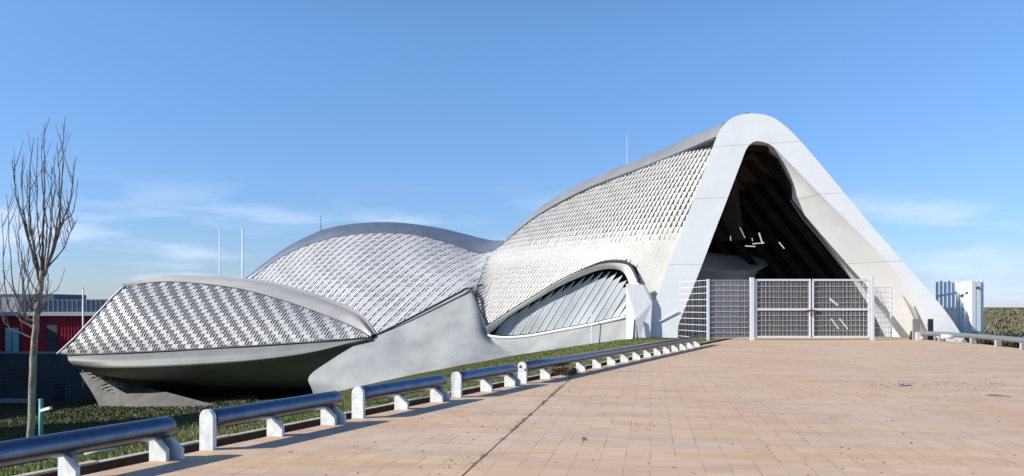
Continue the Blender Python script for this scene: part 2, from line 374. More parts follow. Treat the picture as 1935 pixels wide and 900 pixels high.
def scales(G, az, w, h, lean, openf, m, name, label, backobj, lift=.02, thick=.02, cap=.72, taper=.8):
    v, f = grid_mesh(G); bv = BVHTree.FromPolygons(v, f)
    a = Vector((math.cos(az), math.sin(az), 0)); nrm = Vector((math.sin(az), -math.cos(az), 0))  # a: along, nrm: outward (towards viewer side)
    us = [p.dot(a) for p in v]; zs = [p.z for p in v]; org = min(p.dot(nrm) for p in v)
    ctr = sum((p.dot(nrm) for p in v)) / len(v)
    def cast(u, z):
        o = a*u + nrm*(ctr+60) + Vector((0,0,z)); hit = bv.ray_cast(o, -nrm, 200)
        if hit[0] is None: return None
        n = hit[1]; n = n if n.dot(nrm) > 0 else -n
        return hit[0], n
    mbs = MB()
    u0, u1, z0, z1 = min(us), max(us), min(zs), max(zs)
    nj = int((z1 - z0) / h) + 2
    for j in range(nj):
        zb = z0 + (j - .5) * h; zt = zb + h * 1.0
        ni = int((u1 - u0) / w) + 2 + int(abs(lean) * (z1 - z0) / w) + 2
        for i in range(-ni, ni):
            ub = u0 + i*w + lean*(zb - z0); ut = u0 + i*w + lean*(zt - z0)
            if ub + 2*w < u0 or ub - w > u1: continue
            cu, cz = ub + w*.5 + lean*h*.5, zb + h*.5
            c = cast(cu, cz)
            if c is None:
                for fx, fz in ((0,0),(1,0),(0,1),(1,1)):
                    tx, tz = (ub if fz == 0 else ut) + w*fx, zb + h*fz
                    c = cast(tx, tz)
                    if c: cu, cz = tx, tz; break
                if c is None: continue
            op = openf(cu, cz, c[0], i, j)
            op = max(.0, op + random.uniform(-.04, .04))
            zc = zb + h*cap; uc = ub + lean*h*cap
            polys = [[(ub + w*op, zb, 1), (ub + w*1.0, zb, 1), (uc + w*1.0, zc, .4), (uc + w*op*taper, zc, .4)],
                     [(uc, zc, .4), (uc + w*1.0, zc, .4), (ut + w*1.0, zt, 0), (ut, zt, 0)]]
            jit = random.uniform(-.006,.006); lf = lift * random.uniform(.6, 1.3) * min(1, .15 + op*3); jit *= min(1, .3 + op*3)
            for uu in polys:
                q = []; ok = True
                for (x, z, l) in uu:
                    hh = cast(x, z)
                    if hh is None:
                        lo, hi = 0.0, 1.0
                        for _ in range(6):
                            mid = (lo+hi)/2
                            if cast(cu + (x-cu)*mid, cz + (z-cz)*mid): lo = mid
                            else: hi = mid
                        hh = cast(cu + (x-cu)*lo, cz + (z-cz)*lo)
                    if hh is None: ok = False; break
                    q.append(hh[0] + hh[1] * (.035 + lf*l + jit))
                if not ok: continue
                k = len(mbs.v)
                n = (q[1]-q[0]).cross(q[3]-q[0])
                if n.length < 1e-7: continue
                n.normalize()
                if n.dot(nrm) < 0: n = -n
                mbs.v += q + [p - n*thick for p in q]
                mbs.f += [(k,k+1,k+2,k+3),(k,k+4,k+5,k+1),(k+1,k+5,k+6,k+2),(k+3,k+7,k+4,k)]
    o = mbs.build(name, m, backobj)
    o["label"] = label
    return o

cl1 = shell("cladding", G1, M['backing'], "tall side wall of the hall beside the portal")
cl2 = shell("cladding", G2, M['backing'], "side wall of the middle humped pod")
cl3 = shell("cladding", G3, M['backing'], "low pointed wall of the nearest pod at the left")
def band(x, p): return .5 + .5*math.sin(2*math.pi*x/p)
def op3(u, z, p, i, j): return .05 + (.56 + .24*sm(-12, -22, p.x)) * sm(.08, .62, band(u + 1.15*z, 1.08))
def op2(u, z, p, i, j):
    fade = sm(-1, -10, p.x)
    return .08 + (.30 + .32*fade) * sm(.1, .9, band(u - .58*z + .1*math.sin(z), .95))
def op1(u, z, p, i, j):
    lowx = sm(8, -1, p.x)
    t = sm(5.0, 6.8, z + random.uniform(-.3,.3))
    low = .01 + .24 * lowx * (1 - sm(4.2, 5.0, z)) + .14*sm(9, 12, p.x)*(1 - sm(3.5, 4.5, z))
    return low + t * (.48 + .12*band(u + 2.2*z, 2.4)) 
az1 = math.atan2(-(61.5-46), (11+.5)); 
scales(G1, az1, .30, .32, .42, op1, M['scale_b'], "scale_panels", "pale cream scale panels, slitted near the top and smooth below", cl1, .018, cap=.9, taper=.45)
scales(G2, math.atan2(-10, 20), .30, .34, .42, op2, M['scale_a'], "scale_panels", "pale scale panels with rising diagonal slits", cl2, .02, cap=.84, taper=.8)
scales(G3, math.atan2(-5, 20), .21, .24, .36, op3, M['scale_a'], "scale_panels", "white scale panels with falling diagonal bands of slits", cl3, .015, cap=.95, taper=1.0)

# roofs: seam row, ridge row, far side row
def roof(seam, ridge, m, back=(3, 6, -6), name="roof", label=None, seam_r=.07, seam_t=1.0):
    S = [P(*p) for p in seam]; R = [P(*p) for p in ridge]
    mid1 = [s.lerp(r, .5) + Vector((0,-.15,.18)) for s, r in zip(S, R)]
    bk = [r + Vector(back)*.25 + Vector((0,0,.75)) for r in R]; bk2 = [r + Vector(back) for r in R]
    o = shell(name, patch([S, mid1, R, bk, bk2], 8, 5), m, label)
    pp_ = [p + Vector((0,-.06,-.02)) for p in crom(S, 6)]; t = MB(); t.tube(pp_, [seam_r*(seam_t + (1-seam_t)*i/(len(pp_)-1)) for i in range(len(pp_))], 6); s = t.build("seam", M['dark_gap'], o, True)
    return o
roof([(1352,263,Dp(1352)+.2),(1290,289,48.2),(1210,320.5,50.8),(1120,354,54),(1060,383,56.4),(1012,411,58.5),(975,440,60),(952,461,61.4)],
     [(1372,234,Dp(1372)+1.6),(1310,258,50.5),(1225,296,53),(1150,326,56),(1085,354,58.5),(1035,384,60.5),(985,426,61.2),(955,454,61.9)], M['roof_grey'], label="grey roof band above the hall", seam_r=.06, seam_t=2.2, back=(2.4,5,-6))
roof([(470,530,76),(540,482,74),(620,452,72),(700,441,70),(780,444,68),(850,461,66),(903,478.5,64),(930,475,62.6),(952,461,61.4)],
     [(466,527,77),(535,474,76),(603,438,75),(665,424,74),(740,420.5,73),(820,429,71),(880,443,69),(925,454,66.5),(955,458,63)], M['roof_blue'], label="dark blue grey roof of the middle pod")
r3o = roof([(236,541,62),(300,533,62),(360,534.5,61.5),(450,545.5,60.3),(540,569.5,59),(620,598,57.6),(670,619,56.3),(701,637,55.2)],
     [(234,539,62.4),(282,526,63.2),(335,522.5,63.6),(470,530,63.2),(560,550,62),(640,578,60.3),(682,600,58.2),(703,634,55.5)], M['roof_pale'], label="pale beige roof of the nearest pod", seam_r=.05, back=(2,4,-4))
# bright edge strip at the pointed end of the nearest pod
t = MB(); t.tube([P(108,669,61), P(140,639.5,61.1), P(175,602,61.4), P(212,562,61.7), P(236,540,61.9)], .07, 6); t.build("edge_strip", M['white'], pav, True)

# closing back walls so that the body is solid from the side
v, f = grid_mesh([[P(*c[0]) for c in pod3], [P(*c[0]) + Vector((2,6,-3)) for c in pod3], [P(*c[1]) + Vector((2,8,-3)) for c in pod3]])
bw = obj("back_wall", v, f, M['concrete'], pav)

# lower seams
t = MB(); cur = [P(703,637,56),P(765,607,56),P(830,573,56.2),P(868,553,56.3),P(885,545.5,56.4),P(897,562,55.8),P(908,592,55),P(919,613,54.3)]
t.tube([p + Vector((0,-.1,0)) for p in crom(cur, 8)], .085, 6); t.build("seam", M['dark_gap'], pav, True)
t = MB(); t.tube([P(x, y, D-.12) for x, y, D in [(128,671,61),(200,668.5,60),(330,662.5,58.5),(470,654.5,57.2),(600,646,56.1),(700,638.5,55.2)]], .06, 6); t.build("seam", M['dark_gap'], pav, True)

# hull below the nearest pod
h0 = [(128,671,61),(200,668.5,60),(260,666.5,59.3),(330,662.5,58.5),(400,658.5,57.8),(470,654.5,57.2),(540,650,56.6),(600,646,56.1),(660,641.5,55.7),(702,638.5,55.2)]
h1 = [(131,684,60.6),(200,685,59.2),(260,684,58.4),(330,681,57.6),(400,677,56.9),(470,673,56.3),(540,667,55.8),(600,659,55.4),(655,648,55.1),(700,640,54.9)]
h2 = [(150,697,61.2),(205,701,59.6),(262,702,58.8),(330,700,58),(400,697,57.3),(470,692,56.7),(540,684,56.2),(600,673,55.7),(648,658,55.3),(697,642,55)]
h3 = [(165,703,64),(220,714,64),(280,724,64),(340,731,63.6),(410,737,63),(480,740,62.5),(545,740,61.8),(590,736,60.5),(610,720,59),(640,690,57.3)]
h4 = [(175,700,72),(230,707,76),(290,714,78),(340,718,78),(410,720,78),(480,720,78),(545,720,78),(600,715,76),(640,705,70),(670,695,64)]
shell("hull", patch([[P(*p) for p in r] for r in (h0,h1,h2,h3,h4)], 6, 8), M['hull'], "rounded grey concrete hull under the nearest pod")
# concrete foot that carries the middle pod and runs to the portal
ft = [
 [(703,638,56.1),(672,652,55.1),(620,684,54),(584,712,53.2),(590,738,53),(600,775,53.5)],
 [(735,622,56.2),(706,650,54.6),(668,686,53.2),(640,712,52.6),(640,740,52.2),(650,785,52)],
 [(790,594,56.3),(768,640,54.4),(735,680,52.9),(710,708,52),(708,735,51.3),(712,775,51)],
 [(840,568,56.5),(822,625,54.3),(800,672,52.6),(785,700,51.6),(785,722,50.9),(790,765,50.5)],
 [(885,545.5,56.6),(872,605,54.6),(860,655,52.6),(852,682,51.4),(852,702,50.7),(858,750,50.3)],
 [(899,566,55.9),(900,610,54.2),(905,655,52.4),(908,680,51.1),(910,700,50.2),(915,740,49.8)],
 [(918,611,54.6),(925,640,53.6),(938,660,52.2),(945,680,50.9),(950,698,49.8),(955,735,49.4)],
 [(926,634,53.8),(945,650,53),(962,665,51.8),(972,680,50.6),(978,695,49.5),(985,730,49)],
 [(960,638.5,53.3),(975,650,52.4),(990,662,51.2),(1000,675,50),(1006,690,49),(1012,720,48.6)],
 [(1005,634.5,52.4),(1015,644,51.6),(1025,655,50.5),(1032,668,49.4),(1036,682,48.6),(1042,712,48.2)],
 [(1060,625,51),(1066,634,50.3),(1072,645,49.5),(1078,658,48.7),(1082,672,48),(1086,700,47.6)],
 [(1120,613.5,49.3),(1123,624,48.8),(1126,636,48.3),(1130,648,47.8),(1132,662,47.4),(1135,690,47)],
 [(1184,600,47.8),(1185,612,47.5),(1186,625,47.2),(1187,638,47),(1188,652,46.8),(1190,680,46.6)]]
rowsf = [[P(*c[k]) for c in ft] for k in range(6)]
shell("foot", patch(rowsf, 5, 6), M['concrete'], "grey concrete foot rising in a peak beneath the middle pod")
t = MB(); t.bar(P(1117,593,48.9), P(1117,650,47.3), .05); t.build("downpipe", M['steel'], pav)

# eye shaped window ------------------------------------------------------------------
lo_ = [(921,634,54),(935,636.5,53.7),(960,638,53.3),(1005,634,52.4),(1060,624,51),(1120,613,49.3),(1184,599,47.8),(1212,592,47.3)]
uo_ = [(919,620,54.1),(960,592,53.6),(1009,561.5,52.5),(1059,531.5,51.1),(1109,508.5,49.9),(1140,497.5,49.1),(1171,496,48.4),(1192,505,48),(1208,536,47.5)]
ui_ = [(925,631,54.2),(962,598,53.6),(1009,569,52.6),(1059,540,51.3),(1109,518,50.1),(1140,508.5,49.3),(1165,508.5,48.7),(1182,518,48.3),(1194,548,47.9)]
li_ = [(927,632.5,54.2),(934,633,54.0),(943,633.5,53.8),(962,634,53.5),(1005,630,52.6),(1060,620,51.2),(1120,609,49.5),(1184,595,48),(1196,592,47.7)]
win = bpy.data.objects.new("window", None); C.objects.link(win); win.location = P(1060, 580, 51); win.parent = pav; win.matrix_parent_inverse = world_of(pav).inverted()
win["label"] = "eye shaped window with slanted glass fins"
U = [P(x,y,D-.25) for x,y,D in uo_]; UI = [P(x,y,D+.05) for x,y,D in ui_]; UB = [P(x,y,D+.85) for x,y,D in ui_]; UT = [p + Vector((.1,.5,.10)) for p in U]
v, f = grid_mesh(patch([UT, U, UI, UB], 8, 3)); fr = obj("frame", v, f, M['white'], win, True)
md = fr.modifiers.new("e", 'EDGE_SPLIT'); md.split_angle = rad(30)
t = MB(); t.tube([p + Vector((-.02,-.05,.07)) for p in crom([P(x,y,D-.2) for x,y,D in uo_], 8)], [.035+.05*sm(.8,1.6,i/30) for i in range(65)], 6); t.build("seam", M['dark_gap'], win, True)
t = MB(); t.tube([p for p in crom([P(x,y,D-.12) for x,y,D in lo_[:-1]], 6)], .085, 8); t.build("sill", M['white'], win, True)
# dark recess behind, and pleated glass
v, f = grid_mesh(patch([[P(x,y,D+2.2) + Vector((.4,0,.3)) for x,y,D in ui_], [P(x,y,D+2.2) for x,y,D in li_]], 6, 3)); obj("recess", v, f, M['dark_in'], win)
v, f = grid_mesh(patch([[P(x,y,D+.1) for x,y,D in li_], [P(x,y,D+2.3) for x,y,D in li_]], 6, 2)); obj("ledge", v, f, M['concrete'], win)
glass = mat("milky_glass", (.47,.48,.475), .25, .1, .35, .5, spec=.6, col2=(.34,.355,.36), stretch=(1,1,.5))
fin_w = mat("pale_glass_edge", (.62,.66,.66), .3)
lx, ly_, lD = [q[0] for q in li_], [q[1] for q in li_], [q[2] for q in li_]
ux, uy, uD = [q[0] for q in ui_], [q[1] for q in ui_], [q[2] for q in ui_]
def pane_line(xb):
    """a slanted glazing line: foot on the sill, head on the upper frame"""
    yb = np.interp(xb, lx, ly_); xt = xb
    for _ in range(400):
        yt = yb - (xt - xb)/.62
        if xt > 1200 or yt <= np.interp(xt, ux, uy): break
        xt += .5
    return (xb, yb, np.interp(xb, lx, lD)), (xt, yb - (xt - xb)/.62, np.interp(xt, ux, uD))
NP = 17; xb = 934.0
for k in range(NP):
    x1 = xb + 15.6
    (a0, a1, a2), (b0, b1, b2) = pane_line(xb); (c0, c1, c2), (d0, d1, d2) = pane_line(x1)
    big = min(1, max(0, (a1-b1)/60))
    q = [P(a0, a1, a2+.54), P(c0, c1, c2+.53), P(d0, d1, d2+.53), P(b0, b1, b2+.54)]
    q[3] = q[3].lerp(q[0], .06 + .16*big); q[2] = q[2].lerp(q[1], .02 + .03*big)
    nrm = Vector((.01,.03,0))
    obj("pane", q + [p + nrm for p in q], [(0,1,2,3),(4,7,6,5),(0,4,5,1),(1,5,6,2),(2,6,7,3),(3,7,4,0)], glass, win)
    fm = MB(); fm.bar(q[1]+Vector((0,-.03,0)), q[2]+Vector((0,-.02,0)), .03, .03); fm.build("glazing_bar", fin_w, win)
    xb = x1

# white service door wall between window and portal
t = MB()
c = [P(1183,536,46.2), P(1214,538,46.0), P(1232,572,45.9), P(1228,645,45.8), P(1206,645,45.9), P(1203,604,45.9), P(1198,604,45.95), P(1195,645,46.0), P(1183,645,46.2)]
n = len(c); bk = [p + Vector((.3,.8,0)) for p in c]
t.add(c + bk, [tuple(range(n))[::-1], tuple(range(n, 2*n))] + [(i,(i+1)%n,n+(i+1)%n,n+i) for i in range(n)])
t.build("buttress", M['white'], pav)
t = MB(); t.bar(P(1201,606,46.05), P(1201,650,46.05), .09); t.bar(P(1203,600,45.75), P(1212,648,45.65), .10); t.build("brace", M['steel'], pav)
t = MB(); t.bar(PP(1218,622,-.06), PP(1283,588,-.06), .05, .05); t.build("cable_duct", M['steel'], pav)

# hall interior
def q4(mb, a, b, c_, d): mb.add([a,b,c_,d],[(0,1,2,3)])
t = MB(); q4(t, Vector((8.5,46.6,.012)), Vector((24,43.6,.012)), Vector((14,66,.012)), Vector((-3,66,.012))); t.build("floor", mat("hall_floor", (.22,.20,.185), .6, 0, .2, 2), pav)
ridge = [P(1372,236,Dp(1372)+1.8), P(1310,259,50.6), P(1225,297,53.1), P(1150,327,56.1), P(1085,355,58.6), P(1035,385,60.6)]
rb = [Vector((23.4,45.8,-.6)), Vector((21.5,50.5,-.6)), Vector((19,54.5,-.6)), Vector((16.5,58,-.6)), Vector((14,61,-.6)), Vector((12,64,-.6))]
ra = [PP(1440,224,2.6)] + [r + Vector((2.0,.8,-.2)) for r in ridge[1:]]
mid = [a.lerp(b,.5)+Vector((.2,0,.3)) for a, b in zip(ra, rb)]
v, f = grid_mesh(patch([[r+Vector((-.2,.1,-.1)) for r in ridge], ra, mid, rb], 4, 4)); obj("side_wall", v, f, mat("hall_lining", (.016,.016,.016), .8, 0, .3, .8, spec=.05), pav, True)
t = MB()
for i in range(16):
    s = i/15
    def lp(L, s): s *= len(L)-1; k = min(int(s), len(L)-2); return L[k].lerp(L[k+1], s-k)
    a, b = lp(ra, s*.95+.03), lp(rb, s*.95+.03)
    t.bar(a + Vector((-.7,-.2,-.8)), b + Vector((-1.0,-.1,.5)), .12, .4)
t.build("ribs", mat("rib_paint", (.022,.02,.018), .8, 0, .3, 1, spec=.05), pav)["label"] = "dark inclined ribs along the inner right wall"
t = MB()
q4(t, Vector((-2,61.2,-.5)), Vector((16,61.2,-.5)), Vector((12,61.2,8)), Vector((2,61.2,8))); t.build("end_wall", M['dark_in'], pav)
# sloping soffit just inside the portal tip
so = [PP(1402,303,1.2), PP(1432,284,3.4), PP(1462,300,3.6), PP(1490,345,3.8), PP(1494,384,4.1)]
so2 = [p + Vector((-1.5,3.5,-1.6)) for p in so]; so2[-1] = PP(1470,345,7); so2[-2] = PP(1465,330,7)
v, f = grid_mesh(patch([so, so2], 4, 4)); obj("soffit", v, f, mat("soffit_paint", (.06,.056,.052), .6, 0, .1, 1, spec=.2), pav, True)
# curved balustrade wall inside
tw = [P(1290,485,53),P(1330,478,53.5),(P(1375,482,54)),P(1415,480,54.5),P(1446,470,55)]
bw_ = [P(1290,560,53),P(1325,530,53),(P(1370,527,52.5)),P(1405,526,52.5),P(1425,524,53)]
mw_ = [a.lerp(b,.5)+Vector((.5 if i == 4 else 0,-.6,-.1)) for i,(a,b) in enumerate(zip(tw,bw_))]
bb_ = [p + Vector((-.4,1,-3.6)) for p in bw_]
v, f = grid_mesh(patch([[p+Vector((0,1.2,0)) for p in tw], tw, mw_, bw_, bb_], 6, 4)); obj("ramp_wall", v, f, mat("ramp_concrete", (.42,.43,.43), .5, 0, .1, 1), pav, True)
gapm = bpy.data.materials.new("gap_glow"); gapm.use_nodes = True
lb = gapm.node_tree.nodes["Principled BSDF"]; lb.inputs['Emission Color'].default_value = (1,.98,.95,1); lb.inputs['Emission Strength'].default_value = .28
for (x0,y0,x1,y1,D,wd) in ((1408,465,1427,466,49.2,.14),(1422,461,1444,459,49.2,.14),(1434,440,1441,461,49.2,.16),(1398,430,1408,450,49.2,.07),(1380,446,1381,455,49.2,.08),(1472,458,1482,470,49.2,.12),(1421,450,1422,456,49.2,.07)):
    t = MB(); t.bar(P(x0,y0,D), P(x1,y1,D), wd*.55, wd*.4); t.build("bright_gap", gapm, pav)  # glowing bars added for the bright gaps inside the hall
# left inner wall lining
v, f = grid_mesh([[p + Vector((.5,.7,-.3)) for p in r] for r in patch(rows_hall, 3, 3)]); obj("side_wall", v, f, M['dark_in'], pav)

# door openings in the right foot of the portal
t = MB(); t.bar(PP(1731.5,603,-.0), PP(1731.5,650,-.0), .38, .10); dr = t.build("door", mat("grey_door", (.30,.28,.28), .5), pav); dr["label"] = "narrow grey service door in the right foot"
t = MB(); t.bar(PP(1735,628,-.08), PP(1735,650,-.08), .22, .08); t.build("handle_plate", M['white'], dr)
t = MB(); t.bar(PP(1758,603,0), PP(1758,650,0), .22, .10); t.build("door", M['dark_gap'], pav)["label"] = "dark slit door in the right foot"

# roof antennas
def mast(name, px, y0, y1, D, r, parent=None, m=None):
    t = MB(); t.tube([P(px, y0, D), P(px, y0+(y1-y0)*.5, D), P(px, y1, D)], [r, r*.8, r*.45], 6)
    t.bar(P(px-3, y1+8, D), P(px+3, y1+8, D), .02)
    return t.build(name, m or M['steel'], parent)
mast("antenna", 606, 440, 408, 74, .05, pav, M['bark']); mast("antenna", 1185, 320, 254, 54, .028, pav)

# ------------------------------------------------------------------ poles
def pole(px, y0, y1, D, r, label):
    b = P(px, y0, D); o = thing("flagpole", label, "flagpole", b, "slim white poles behind the pavilion")
    t = MB(); t.tube([b, P(px, y1, D)], [r, r*.6], 8); t.build("shaft", M['white'], o, True)
    t = MB(); t.tube([P(px, y1, D), P(px, y1-2, D)], [r*1.0, r*.4], 8); t.build("finial", M['white'], o, True)
pole(415, 690, 432, 100, .10, "left one of two slim white poles rising behind the low pod")
pole(458.5, 690, 430, 96, .13, "right and thicker one of two slim white poles behind the low pod")
pole(157, 735, 545, 70, .09, "short slim pole in front of the red building")

# ------------------------------------------------------------------ tubular rails
TR = .117; TZ = .342
def rounded_plate(c, wdt, ht, th):
    """upright plate with a round top, standing across the rail, hole near the top"""
    mbp = MB(); nseg = 12; r = wdt/2
    prof = [(-r, 0), (-r, ht-r)] + [(-r*math.cos(math.pi*i/nseg), ht - r + r*math.sin(math.pi*i/nseg)) for i in range(1, nseg)] + [(r, ht-r), (r, 0)]
    fr_ = [c + Vector((ND.x*-a, ND.y*-a, b)) - Vector((TD.x, TD.y, 0))*th/2 for a, b in prof]
    bk_ = [p + Vector((TD.x, TD.y, 0))*th for p in fr_]; n = len(prof)
    mbp.add(fr_ + bk_, [tuple(range(n))[::-1], tuple(range(n, 2*n))] + [(i,(i+1)%n,n+(i+1)%n,n+i) for i in range(n)])
    return mbp
def stub(c, hgt=.25, wd=.24):
    """low pentagonal plate, high on the tube side, sloping down to the plaza side"""
    mbp = MB(); th = .05
    prof = [(-wd/2, 0), (-wd/2, hgt), (-wd*.10, hgt + .012), (wd/2, hgt*.60), (wd/2, 0)]
    fr_ = [c + Vector((ND.x*-a, ND.y*-a, b)) - Vector((TD.x, TD.y, 0))*th/2 for a, b in prof]
    bk_ = [p + Vector((TD.x, TD.y, 0))*th for p in fr_]; n = len(prof)
    mbp.add(fr_ + bk_, [tuple(range(n))[::-1], tuple(range(n, 2*n))] + [(i,(i+1)%n,n+(i+1)%n,n+i) for i in range(n)])
    return mbp
def Lof(D): return (D - 9.78) / TD.y
TS = .035       # tube axis is behind the plates
def rail(L0, L1, stubs, plate, label, doubles=()):
    o = thing("tubular_rail", label, "rail", line(L0, 0, 0), "low tubular rail sections along the left plaza edge")
    t = MB(); pts = [line(L0, TS, TZ), line(L0+.03, TS, TZ)] + [line(L0 + (L1-L0)*i/12, TS, TZ) for i in range(1, 12)] + [line(L1-.03, TS, TZ), line(L1, TS, TZ)]
    t.tube(pts, [TR*.9, TR] + [TR]*11 + [TR, TR*.9], 28); tb = t.build("tube", M['tube'], o, True)
    md = tb.modifiers.new("e", 'EDGE_SPLIT'); md.split_angle = rad(40)
    if plate:
        rounded_plate(line(L0-.04, .05, -.02), .20, .485, .06).build("end_plate", M['steel'], o)
    for s in stubs:
        stub(line(s, .02, -.02)).build("stub_post", M['steel'], o)
        t = MB(); t.bar(line(s+.05, .03, -.1), line(s+.05, TS, TZ-TR*.9), .06, .10); t.build("bracket", M['rail_grey'], o)
    for s in doubles:
        stub(line(s-.07, .02, -.02)).build("stub_post", M['steel'], o); stub(line(s+.10, -.02, -.02), .22, .24).build("stub_post", M['steel'], o)
        t = MB(); t.bar(line(s+.05, .03, -.1), line(s+.05, TS, TZ-TR*.9), .06, .10); t.build("bracket", M['rail_grey'], o)
    return o
def feet(px_list): # D from a base pixel on the plaza edge line: px -> L
    out = []
    for px in px_list:
        k = (px - CX)/F; D = (B0.x - .4404*9.78)/(k - .4404); out.append(Lof(D))
    return out
f1 = feet([133, 313]); rail(Lof(6.9), feet([322])[0]+.02, f1[:1], True, "nearest tubular rail section, cut off by the left edge of the frame", f1[1:])
f2 = feet([398, 523, 629]); rail(f2[0]+.05, f2[2]+.13, [f2[1]], True, "second nearest tubular rail section, below the pavilion hull", f2[2:])
f3 = feet([682, 761, 831]); rail(f3[0]+.05, f3[2]+.15, [f3[1]], True, "third tubular rail section, in front of the concrete foot", f3[2:])
f4 = feet([867, 921, 968]); rail(f4[0]+.05, f4[2]+.15, [f4[1]], True, "fourth and shortest looking rail section, left of the plate with a hole", f4[2:])
f5 = feet([991, 1032]); long_ = [Lof(21.7) + i*1.33 for i in range(12)]
r5o = rail(f5[0]+.05, Lof(36.6), [f5[1]] + [l for l in long_ if l < Lof(36.4)], True, "long unbroken tubular rail running up to the white gate")
t = MB(); c = line(f5[0]-.035, .05, 0) - Vector((TD.x,TD.y,0))*.055
t.tube([c + Vector((0,0,.36)), c + Vector((0,0,.36)) - Vector((TD.x,TD.y,0))*.006], .035, 10); t.build("bolt_hole", M['dark_gap'], r5o)

# right hand rail
o = thing("tubular_rail", "grey rail curving round the right plaza edge beside the portal foot", "rail", (20.4, 38, 0))
rp = [(20.15,42.6),(20.45,41.3),(20.62,39.6),(20.6,37.6),(20.25,35),(19.85,32.6),(19.5,30)]
rv = crom([Vector((x,y,TZ)) for x,y in rp], 5)
t = MB(); t.tube([Vector((rv[0].x-.05, rv[0].y+.05, 0)), Vector((rv[0].x-.02, rv[0].y+.03, TZ-.1))] + rv, [.09,.1]+[TR]*len(rv), 16); t.build("tube", M['rail_grey'], o, True)
for (x, y) in ((20.62,37.7),(20.12,34.9),(19.72,32.5),(20.5,40.3)):
    t = MB(); t.box(x-.20,x+.02,y-.07,y+.07,-.02,.27); t.build("stub_post", M['post_grey'], o)
    t = MB(); t.box(x+.02,x+.10,y-.04,y+.04,-.3,.33); t.build("bracket", M['rail_grey'], o)
o = tag(None or (lambda t: (t.tube([P(1778,636,38.6), P(1803,637,38.4)], .10, 14), t.build("concrete_pipe", M['white'], None, True))[1])(MB()), "short white pipe lying under the start of the right hand rail", "pipe")

# ------------------------------------------------------------------ gate and fences at the portal
GY = 41.95
def gx(px, y=GY): return (px - CX) * y / F
def grid_panel(x0, x1, z0, z1, y0, y1, stepx=.25, stepz=.20, wv=.012, wh=.02):
    t = MB(); n = max(1, round((x1-x0)/stepx))
    for i in range(n+1):
        u = i/n; x = x0 + (x1-x0)*u; y = y0 + (y1-y0)*u; t.bar((x,y,z0), (x,y,z1), wv)
    m_ = max(1, round((x1-x0)/.07))
    for i in range(m_+1):
        u = i/m_; x = x0 + (x1-x0)*u; y = y0 + (y1-y0)*u + .01; t.bar((x,y,z0), (x,y,z1), .009)
    n = max(1, round((z1-z0)/stepz))
    for i in range(n+1):
        z = z0 + (z1-z0)*i/n; t.bar((x0,y0-.012,z), (x1,y1-.012,z), wh)
    return t
GH = 3.02
gate = thing("double_gate", "white steel double gate with mesh infill in front of the portal opening", "gate", (gx(1533), GY, 0))
for px, wd in ((1421,.20),(1648,.16)):
    t = MB(); t.box(gx(px)-wd/2, gx(px)+wd/2, GY-.07, GY+.07, -.02, GH+.06); t.box(gx(px)-wd/2-.01, gx(px)+wd/2+.01, GY-.08, GY+.08, GH+.06, GH+.08); t.build("gate_post", M['gate_white'], gate)
for x0, x1, lb in ((1427,1532,"left"),(1534.5,1643.5,"right")):
    a, b = gx(x0), gx(x1)
    lf = MB()
    for z in (.16, 1.52, GH-.04): lf.box(a, b, GY-.03, GY+.03, z-.045, z+.045)
    for x in (a+.045, b-.045): lf.box(x-.045, x+.045, GY-.033, GY+.033, .112, GH+.008)
    L_ = lf.build("gate_leaf", M['gate_white'], gate); L_["label"] = lb + " leaf of the gate"
    grid_panel(a+.09, b-.09, .2, 1.47, GY, GY, .21, .27, .007, .016).build("mesh_panel", M['mesh'], L_)
    grid_panel(a+.09, b-.09, 1.57, GH-.09, GY, GY, .21, .27, .007, .016).build("mesh_panel", M['mesh'], L_)
t = MB(); t.box(gx(1524), gx(1543), GY-.06, GY-.033, 1.42, 1.50); t.bar((gx(1533),GY-.05,1.42),(gx(1531),GY-.05,1.22),.05); t.build("lock_chain", mat("rusty_chain", (.16,.09,.05), .8), gate)
fl = thing("mesh_fence", "white wire mesh fence left of the double gate, reaching the left portal leg", "fence", (gx(1338), GY, 0))
grid_panel(gx(1340), gx(1414), .1, GH-.05, GY, GY, .17, .27, .008, .02).build("mesh_panel", M['mesh'], fl)
ypost = GY
xl = gx(1283, 45.2)
grid_panel(xl, gx(1336), .1, GH-.05, 45.2, GY, .17, .33, .006, .022).build("mesh_panel", M['mesh'], fl)
t = MB(); t.box(gx(1338)-.06, gx(1338)+.06, GY-.05, GY+.05, -.02, GH); t.build("fence_post", M['gate_white'], fl)
fr_ = thing("mesh_fence", "narrow wire mesh fence between the gate and the right portal leg", "fence", (gx(1670), 42.2, 0))
grid_panel(gx(1653), gx(1684,42.8), .1, GH-.4, GY, 42.8, .2, .25, .012, .02).build("mesh_panel", M['mesh'], fr_)
t = MB(); t.box(gx(1684,42.8)-.03, gx(1684,42.8)+.03, 42.77, 42.83, -.02, GH-.4); t.build("fence_post", M['gate_white'], fr_)

for a_, b_, w_ in ((P(1571,603,44), P(1585,622,44), .05), (P(1586,602,44), P(1602,622,44), .05), (P(1568,565,46), P(1583,577,46), .09)):
    t = MB(); t.bar(a_, b_, w_); t.build("slanted_bar", M['gate_white'], pav)  # slanted white bars behind the gate
